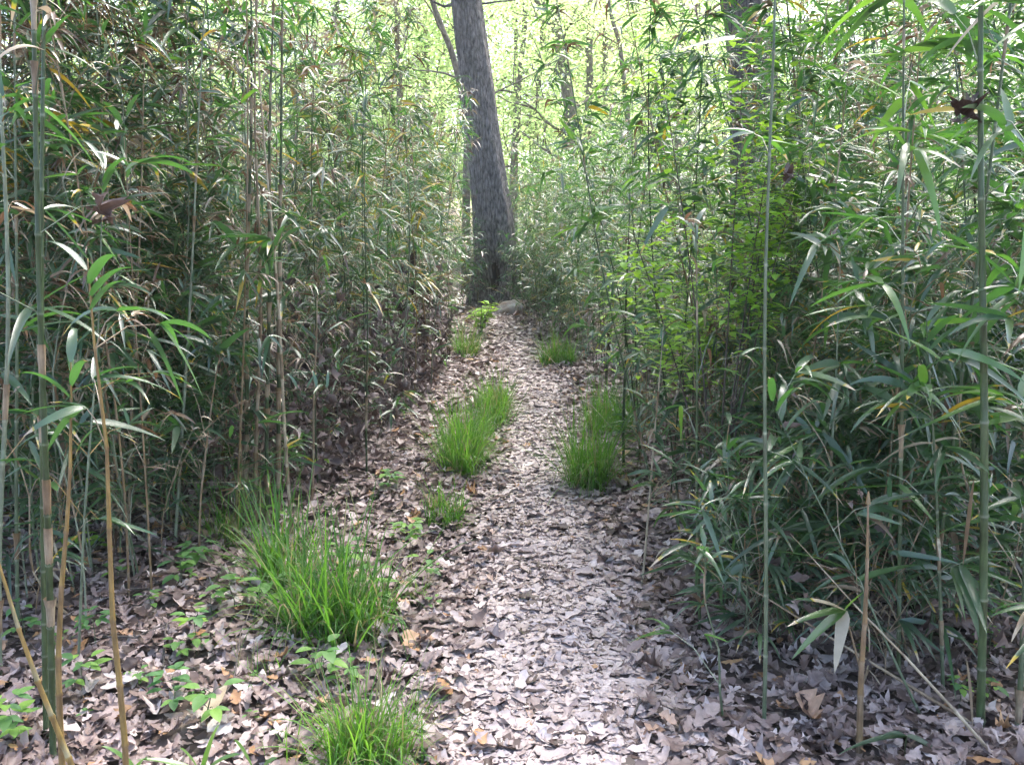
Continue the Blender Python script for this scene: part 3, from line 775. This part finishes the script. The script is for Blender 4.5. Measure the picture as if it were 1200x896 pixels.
wl = MB(); wl.add(*blades([[0, 0, .0]], [[.02, .3, .02]], .2, .042, 6, -.05, .2, 3, 'leaf', .2, r=rng))
tag(link('fallen_leaf', wl.mesh('pale_leaf', M_leaf), loc=on_ground(238, 872) + [0, 0, .06]), 'long whitish leaf in the litter beside the bright cane seedling', 'fallen leaf')

def stick(pts_, rad, label, seed=0, lift=.03):
    rr = np.random.default_rng(seed); P = []
    for (px, py, dz) in pts_:
        p = on_ground(px, py); p[2] += dz + lift; P.append(p)
    P = np.array(P); o0 = P[0].copy(); t = np.linspace(0, len(P) - 1, len(P) * 3)
    Q = np.stack([np.interp(t, np.arange(len(P)), P[:, k]) for k in range(3)], -1) + rr.normal(0, .004, (len(t), 3))
    m_ = MB(); m_.add(*tube(Q - o0, np.linspace(rad, rad * .4, len(t)), 6, .5))
    tag(link('stick', m_.mesh('stick', M_twig), loc=o0), label, 'stick')
stick([(135, 640, 0), (160, 618, .02), (185, 600, .05)], .014, 'dark branch lying in the litter behind the golden cane', 1)
stick([(245, 846, 0), (275, 822, .02), (283, 790, .08), (296, 758, .12)], .004, 'thin dark curved twig rising from the lower left litter', 2)
stick([(110, 755, 0), (160, 762, .02), (215, 740, .02)], .006, 'thin branch lying across the lower left litter', 3)
stick([(193, 795, 0), (193, 770, .01), (198, 745, .03)], .006, 'short grey stick beside the dark rotten stub', 4)
stick([(150, 700, 0), (200, 705, .01), (260, 715, .02)], .004, 'fine twig lying above the dark rotten stub', 5)
stick([(740, 850, 0), (770, 810, .0), (800, 790, .02)], .004, 'grey twig in the litter on the right of the path', 6)
stick([(805, 845, 0), (835, 815, .02)], .005, 'pale stick in the litter near the foot of the grey cane', 7)
stick([(560, 612, 0), (575, 600, 0)], .004, 'tiny stick on the left side of the path', 8)
# rotten stub
sb = MB(); rr = np.random.default_rng(4)
for q in range(5):
    a = rr.uniform(0, 6.28); sb.add(*tube([[0, 0, -.02], [math.cos(a) * .02, math.sin(a) * .02, .02], [math.cos(a) * .07, math.sin(a) * .07, .04 + .03 * rr.random()]], [.018, .013, .004], 6, .2))
tag(link('rotten_stub', sb.mesh('rotten_stub', M_hollow), loc=on_ground(205, 765)), 'small dark rotten root stub in the lower left litter', 'stump')

# ------------------------------------------------------------------ trees
def crown_leaves(mb, centers, n, spread, ls, rr, bright=.5, nseg=2):
    ci = rr.integers(0, len(centers), n)
    P = np.array(centers)[ci] + rr.normal(0, 1, (n, 3)) * spread * [1, 1, .35]
    a = rr.uniform(0, 6.28, n); el = rr.normal(-.1, .4, n)
    D = np.stack([np.cos(a) * np.cos(el), np.sin(a) * np.cos(el), np.sin(el)], -1)
    L = ls * rr.uniform(.6, 1.3, n)
    mb.add(*blades(P, D, L, L * .55, nseg, .3, 0, 2, 'leaf', np.clip(rr.normal(bright, .25, n), 0, 1), r=rr, roll=rr.normal(0, .5, n)))

def limb(st, p, d, L, rad, rr, depth, ends, k=5):
    m = 6; pts_ = [p]; dd = np.array(d, float)
    for q in range(m):
        dd = nrm(dd + rr.normal(0, .13, 3) + [0, 0, .03]); pts_.append(pts_[-1] + dd * L / m)
    st.add(*tube(pts_, np.linspace(rad, rad * .3, m + 1), k, .5))
    ends += [pts_[-1], pts_[-3]]
    if depth > 0:
        for q in range(3):
            b = pts_[int(rr.integers(2, m))]; a = rr.uniform(0, 6.28)
            limb(st, b, nrm(dd + np.array([math.cos(a), math.sin(a), .1]) * .9), L * .55, rad * .5, rr, depth - 1, ends, 4)

def big_trunk():
    Y = 14.0
    b = at_dist(584, 345, Y); b[2] = float(gz(b[0], b[1]))
    root = empty('big_tree', b, 'large grey barked tree with a hollow base leaning left at the end of the path', 'tree')
    rows = [(345, 584, 76), (325, 583, 61), (300, 581, 52), (250, 578, 47), (200, 572, 42), (150, 565, 40), (100, 559, 38), (50, 552, 36), (0, 546, 34)]
    cen, rad = [], []
    for (py, px, w) in rows:
        p = at_dist(px, py, Y); cen.append(p - b); rad.append(w / F_PX * Y / 2 * .97)
    cen[0][2] = -.15
    d = nrm(cen[-1] - cen[-2])
    for q in range(1, 8):
        cen.append(cen[8] + d * 1.3 * q + np.array([.02 * q * q, 0, 0])); rad.append(rad[8] * (1 - .09 * q))
    cen, rad = np.array(cen), np.array(rad)
    t = np.concatenate([np.linspace(0, 3.9, 60), np.linspace(4, len(cen) - 1, 70)])
    cc = np.stack([np.interp(t, np.arange(len(cen)), cen[:, k]) for k in range(3)], -1); rd = np.interp(t, np.arange(len(cen)), rad)
    K = 72; a = np.arange(K) * 2 * math.pi / K
    z = cc[:, 2]
    fl = np.clip(1 - z / 1.0, 0, 1)[:, None]
    R = rd[:, None] * (1 + .22 * fl ** 1.5 * np.cos(5 * a + .6)[None] + .04 * np.sin(9 * a + 2 * z[:, None]) + .03 * np.sin(3 * a - z[:, None]))
    # seam where two stems have grown together
    seam = np.exp(-((((a[None] - (1.5 * math.pi + .05)) + math.pi) % (2 * math.pi) - math.pi) / .22) ** 2) * np.clip((3.2 - z[:, None]) / 1.0, 0, 1)
    R = R * (1 - .16 * seam)
    # hollow facing the path: a dent, its inner shade painted by dark faces
    hol = np.exp(-(((((a[None] - (1.5 * math.pi - .15)) + math.pi) % (2 * math.pi) - math.pi) + .12 * np.sin(z[:, None] * 9)) / .33) ** 2) * np.exp(-((z[:, None] - .45) / .3) ** 2)
    R = R * (1 - .45 * hol)
    V = cc[:, None] + np.stack([np.cos(a)[None] * R, np.sin(a)[None] * R, 0 * R], -1)
    T = np.repeat(.5, V.shape[0] * K)
    i = np.arange(len(cc) - 1)[:, None] * K; j = np.arange(K)[None]; j2 = (j + 1) % K
    Fq = np.stack([i + j, i + j2, i + K + j2, i + K + j], -1).reshape(-1, 4)
    me = mesh_from('trunk', V.reshape(-1, 3), Fq, T, M_bark); me.materials.append(M_hollow)
    hv = hol.ravel() > .5; mi = (hv[Fq].sum(1) >= 3).astype(np.int32); me.polygons.foreach_set('material_index', mi)
    link('trunk', me, root)
    st, ends = MB(), []; rr = np.random.default_rng(8)
    for q in range(7):
        c = cc[92 + q * 5]; aa = q * 2.4
        limb(st, c, nrm(np.array([math.cos(aa), math.sin(aa), .7])), 3.2, .09, rr, 1, ends)
    e = at_dist(520, 8, Y) - b; s_ = at_dist(540, 6, Y) - b
    st.add(*tube([s_, (s_ + e) / 2 + [0, 0, .02], e, e + [-.25, 0, .12]], [.04, .03, .022, .012], 5, .5))
    e = at_dist(585, 2, Y) - b
    st.add(*tube([s_ + [.2, 0, 0], e, e + [.25, 0, .02]], [.02, .014, .008], 5, .5))
    link('limbs', st.mesh('limbs', M_bark), root)
    cr = MB(); crown_leaves(cr, ends, 5000, .5, .13, rr); link('crown', cr.mesh('crown', M_treeleaf), root)
big_trunk()

def tree(name, pts_, Y, label, seed, mat, ls=.095, nleaf=2500, top=9.0, fork=None, crown_low=1.5, group=None, nlimb=12, spread=.5, k=10, limbL=1.8):
    """trunk through picture points (px,py,width px) at distance Y, continued above the picture"""
    px0, py0, w0 = pts_[0]
    b = at_dist(px0, py0, Y); b[2] = float(gz(b[0], b[1]))
    root = empty(name, b, label, 'tree', group)
    cen = [np.array([0, 0, -.1])]; rad = [w0 * 1.25 / F_PX * Y / 2]
    for (px, py, w) in pts_:
        p = at_dist(px, py, Y) - b
        if p[2] > .3: cen.append(p); rad.append(w / F_PX * Y / 2)
    while cen[-1][2] < top:
        d = nrm(cen[-1] - cen[-2]) if len(cen) > 2 else np.array([0, 0, 1.]); d = nrm(d + [0, 0, .3])
        cen.append(cen[-1] + d * 1.0); rad.append(rad[-1] * .88)
    cen, rad = np.array(cen), np.array(rad); t = np.linspace(0, len(cen) - 1, len(cen) * 4)
    cc = np.stack([np.interp(t, np.arange(len(cen)), cen[:, q]) for q in range(3)], -1); rd = np.interp(t, np.arange(len(cen)), rad)
    rr = np.random.default_rng(seed); cc[1:, :2] += rr.normal(0, .012, (len(cc) - 1, 2)) * (Y / 20)
    st = MB(); V, Fq, T = tube(cc, rd, k, .5); st.add(V, Fq, T); link('trunk', st.mesh('trunk', mat), root)
    lb, ends = MB(), []
    for q in range(nlimb):
        h = crown_low + (cc[-1][2] - crown_low) * (q + .5) / nlimb
        c = cc[np.argmin(np.abs(cc[:, 2] - h))]; aa = q * 2.4 + rr.normal(0, .4)
        limb(lb, c, nrm(np.array([math.cos(aa), math.sin(aa), .35])), limbL * rr.uniform(.6, 1.2), max(.012, rd[np.argmin(np.abs(cc[:, 2] - h))] * .35), rr, 1, ends, 5)
    if fork:
        P = [at_dist(x, y_, Y) - b for (x, y_, w) in fork]; P.append(P[-1] + nrm(P[-1] - P[-2]) * 2)
        fk = MB(); fk.add(*tube([cc[np.argmin(np.abs(cc[:, 2] - P[0][2]))]] + P[1:], [fork[0][2] / F_PX * Y / 2] * len(fork) + [.02], 8, .5)); ends.append(P[-1]); link('fork', fk.mesh('fork', mat), root)
    link('limbs', lb.mesh('limbs', mat), root)
    cr = MB(); crown_leaves(cr, ends, int(nleaf * 2.4), spread, ls, rr, .6); link('crown', cr.mesh('crown', M_treeleaf), root)
    return root
tree('shaggy_tree', [(886, 330, 60), (884, 95, 52), (872, 0, 50)], 9.0, 'dark shaggy barked trunk behind the right thicket at the top', 1, M_bark2, nleaf=3000, crown_low=5.5, k=18)
tree('slender_tree', [(668, 330, 15), (664, 200, 14), (668, 130, 14), (655, 50, 10), (648, 0, 9)], 21, 'slim forked tree leaning left in the bright woods right of the big trunk', 2, M_bark3, fork=[(664, 60, 8), (648, 20, 7), (630, 0, 6)], nleaf=3200)
tree('slender_tree', [(690, 330, 8), (688, 180, 8), (691, 100, 8), (690, 0, 7)], 25, 'thin straight dark tree just right of the slim forked one', 3, M_bark3, nleaf=3000)
tree('slender_tree', [(600, 330, 9), (603, 180, 8), (610, 90, 7), (614, 30, 6)], 24, 'thin crooked tree right beside the big trunk', 4, M_bark3, nleaf=3200)
tree('slender_tree', [(712, 330, 6), (710, 150, 6), (709, 0, 6)], 28, 'pale pole thin tree right of the thin straight dark one', 5, M_bark3, nleaf=3000)
tree('slender_tree', [(752, 330, 8), (728, 60, 5), (712, 0, 4)], 19, 'very thin leaning sapling in the bright woods toward the right', 6, M_bark3, nleaf=2600)
tree('slender_tree', [(545, 330, 9), (548, 140, 8), (530, 60, 7), (506, 0, 6)], 15.5, 'crooked dark sapling leaning left behind the big trunk', 7, M_bark3, nleaf=1500, crown_low=3)
tree('slender_tree', [(470, 330, 7), (468, 150, 7), (465, 0, 6)], 22, 'thin tree rising behind the left thicket', 8, M_bark3, nleaf=3000)
tree('slender_tree', [(790, 330, 8), (795, 150, 8), (800, 0, 7)], 22, 'thin tree rising behind the right thicket left of the shaggy trunk', 9, M_bark3, nleaf=3000)
tree('slender_tree', [(633, 330, 5), (628, 150, 4), (634, 60, 4)], 26, 'hair thin sapling between the crooked and the forked tree', 10, M_bark3, nleaf=2500)

# the wood behind: four trees built once, copied with new places
rr = np.random.default_rng(99)
bases = []
spots = []
for k in range(46):
    Y = rr.uniform(28, 52); px = rr.uniform(60, 1180)
    spots.append((px, Y))
spots.sort(key=lambda s: s[1])
for k, (px, Y) in enumerate(spots):
    grp = 'distant trees in the bright wood'
    if px < 480: lb = 'distant spring green tree seen through gaps behind the left thicket'
    elif px < 780: lb = 'distant spring green tree in the bright gap beyond the big trunk'
    else: lb = 'distant spring green tree seen through gaps behind the right thicket'
    grp = lb.replace('tree', 'trees')
    if len(bases) < 5:
        w = rr.uniform(5, 9)
        o = tree('background_tree', [(px, 330, w), (px + rr.normal(0, 8), 150, w), (px + rr.normal(0, 15), 0, w * .8)], Y, lb, 200 + k, M_bark3, ls=.15, nleaf=4200, top=13, group=grp, nlimb=16, spread=.8, k=6, limbL=2.8, crown_low=1.2)
        bases.append(o)
    else:
        p = at_dist(px, 330, Y); p[2] = float(gz(p[0], p[1]))
        copy_thing(bases[k % 5], p, (0, 0, rr.uniform(0, 6.28)), rr.uniform(.85, 1.2), lb, grp)
fw = MB(); n = 50000
X = rr.uniform(-45, 45, n); Y = rr.uniform(54, 66, n); Z = rr.uniform(0, 1, n) ** 1.3 * 16
keep = (np.sin(X * .55) + np.sin(X * .23 + Z * .4) + np.sin(Z * .9 + X * .9) > -1.05 + Z * .08); X, Y, Z = X[keep], Y[keep], Z[keep]; n = len(X)
a = rr.uniform(0, 6.28, n); D = np.stack([np.cos(a), np.sin(a), rr.normal(0, .4, n)], -1)
L = rr.uniform(.3, .7, n); fw.add(*blades(np.stack([X, Y, Z + .5], -1), D, L, L * .6, 2, .3, 0, 2, 'leaf', rr.uniform(0, 1, n), r=rr, roll=rr.normal(0, .6, n)))
tag(link('far_wood', fw.mesh('far_wood', M_treeleaf)), 'pale green far wood closing the view behind all the trees', 'wood', kind='stuff')

# ------------------------------------------------------------------ rock by the trunk
def rock(px, py, sx, sy, sz, label, seed):
    b = at_dist(px, py, 12.75); b[2] = float(gz(b[0], b[1]))
    n1, n2 = 24, 16; V = []
    for i_ in range(n2 + 1):
        th = math.pi * i_ / n2
        for j_ in range(n1):
            ph = 2 * math.pi * j_ / n1; v = np.array([math.sin(th) * math.cos(ph), math.sin(th) * math.sin(ph), math.cos(th)])
            f = 1 + .13 * math.sin(3 * v[0] + 2 * v[1] + seed) + .09 * math.sin(7 * v[1] + 5 * v[2]) + .05 * math.sin(13 * v[0] - 9 * v[2])
            v = v * f; v = np.sign(v) * np.abs(v) ** .85
            V.append([v[0] * sx, v[1] * sy, v[2] * sz + v[0] * sz * .55 + sz * .25])
    i = np.arange(n2)[:, None] * n1; j = np.arange(n1)[None]; j2 = (j + 1) % n1
    Fq = np.stack([i + j, i + n1 + j, i + n1 + j2, i + j2], -1).reshape(-1, 4)
    tag(link('rock', mesh_from('rock', np.array(V), Fq, np.zeros(len(V)), M_rock), loc=b), label, 'rock')
rock(596, 356, .27, .22, .15, 'pale tan rock at the foot of the big trunk', 2)

# ------------------------------------------------------------------ light, sky, camera
SUN_EL, SUN_AZ = math.radians(58), math.radians(25)     # azimuth clockwise from +Y
w = bpy.data.worlds.new('World'); scene.world = w; w.use_nodes = True
nt = w.node_tree; nt.nodes.clear()
sky = nt.nodes.new('ShaderNodeTexSky'); sky.sky_type = 'NISHITA'; sky.sun_disc = False
sky.sun_elevation = SUN_EL; sky.sun_rotation = SUN_AZ
sky.dust_density = 3.5; sky.air_density = 1.0; sky.ozone_density = 1.0
bg = nt.nodes.new('ShaderNodeBackground'); bg.inputs[1].default_value = .15
wo = nt.nodes.new('ShaderNodeOutputWorld'); nt.links.new(sky.outputs[0], bg.inputs[0]); nt.links.new(bg.outputs[0], wo.inputs[0])
sl = bpy.data.lights.new('sun', 'SUN'); sl.energy = 1.35; sl.angle = math.radians(25); sl.color = (1, .97, .95)
so = bpy.data.objects.new('sun', sl); C.objects.link(so)
d = Vector((math.sin(SUN_AZ) * math.cos(SUN_EL), math.cos(SUN_AZ) * math.cos(SUN_EL), math.sin(SUN_EL)))
so.rotation_euler = (-d).to_track_quat('-Z', 'Y').to_euler(); so.location = d * 30

cam = bpy.data.cameras.new('camera'); cam.sensor_width = 36; cam.lens = F_PX / 1200 * 36
cam.clip_start = .05; cam.clip_end = 1000
co = bpy.data.objects.new('camera', cam); C.objects.link(co)
co.location = (0, 0, CAM_Z); co.rotation_euler = (math.pi / 2 - PITCH, 0, 0)
scene.camera = co
scene.view_settings.view_transform = 'Standard'; scene.view_settings.look = 'None'
scene.view_settings.exposure = 2.35; scene.view_settings.gamma = 1
scene.cycles.max_bounces = 4; scene.cycles.diffuse_bounces = 3; scene.cycles.glossy_bounces = 1; scene.cycles.transmission_bounces = 2; scene.cycles.volume_bounces = 0
scene.cycles.use_adaptive_sampling = True; scene.cycles.adaptive_threshold = .05
scene.cycles.caustics_reflective = False; scene.cycles.caustics_refractive = False; scene.cycles.use_light_tree = False

if VEIL:  # thin volume added to imitate the bloom veiling the far wood
    bpy.ops.mesh.primitive_cube_add(size=1) if False else None
    hx = np.array([[x, y, z] for z in (-1.5, 22) for y in (-6, 90) for x in (-60, 60)], float)
    hf = np.array([[0, 2, 3, 1], [4, 5, 7, 6], [0, 1, 5, 4], [2, 6, 7, 3], [0, 4, 6, 2], [1, 3, 7, 5]])
    hm, hn, ho = new_mat('bloom_veil')
    pv = hn.nodes.new('ShaderNodeVolumePrincipled'); pv.inputs['Color'].default_value = (.95, 1, .9, 1); pv.inputs['Density'].default_value = VEIL
    hn.links.new(pv.outputs[0], ho.inputs['Volume'])
    tag(link('bloom_veil', mesh_from('bloom_veil', hx, hf, np.zeros(8), hm, False)), kind='stuff')
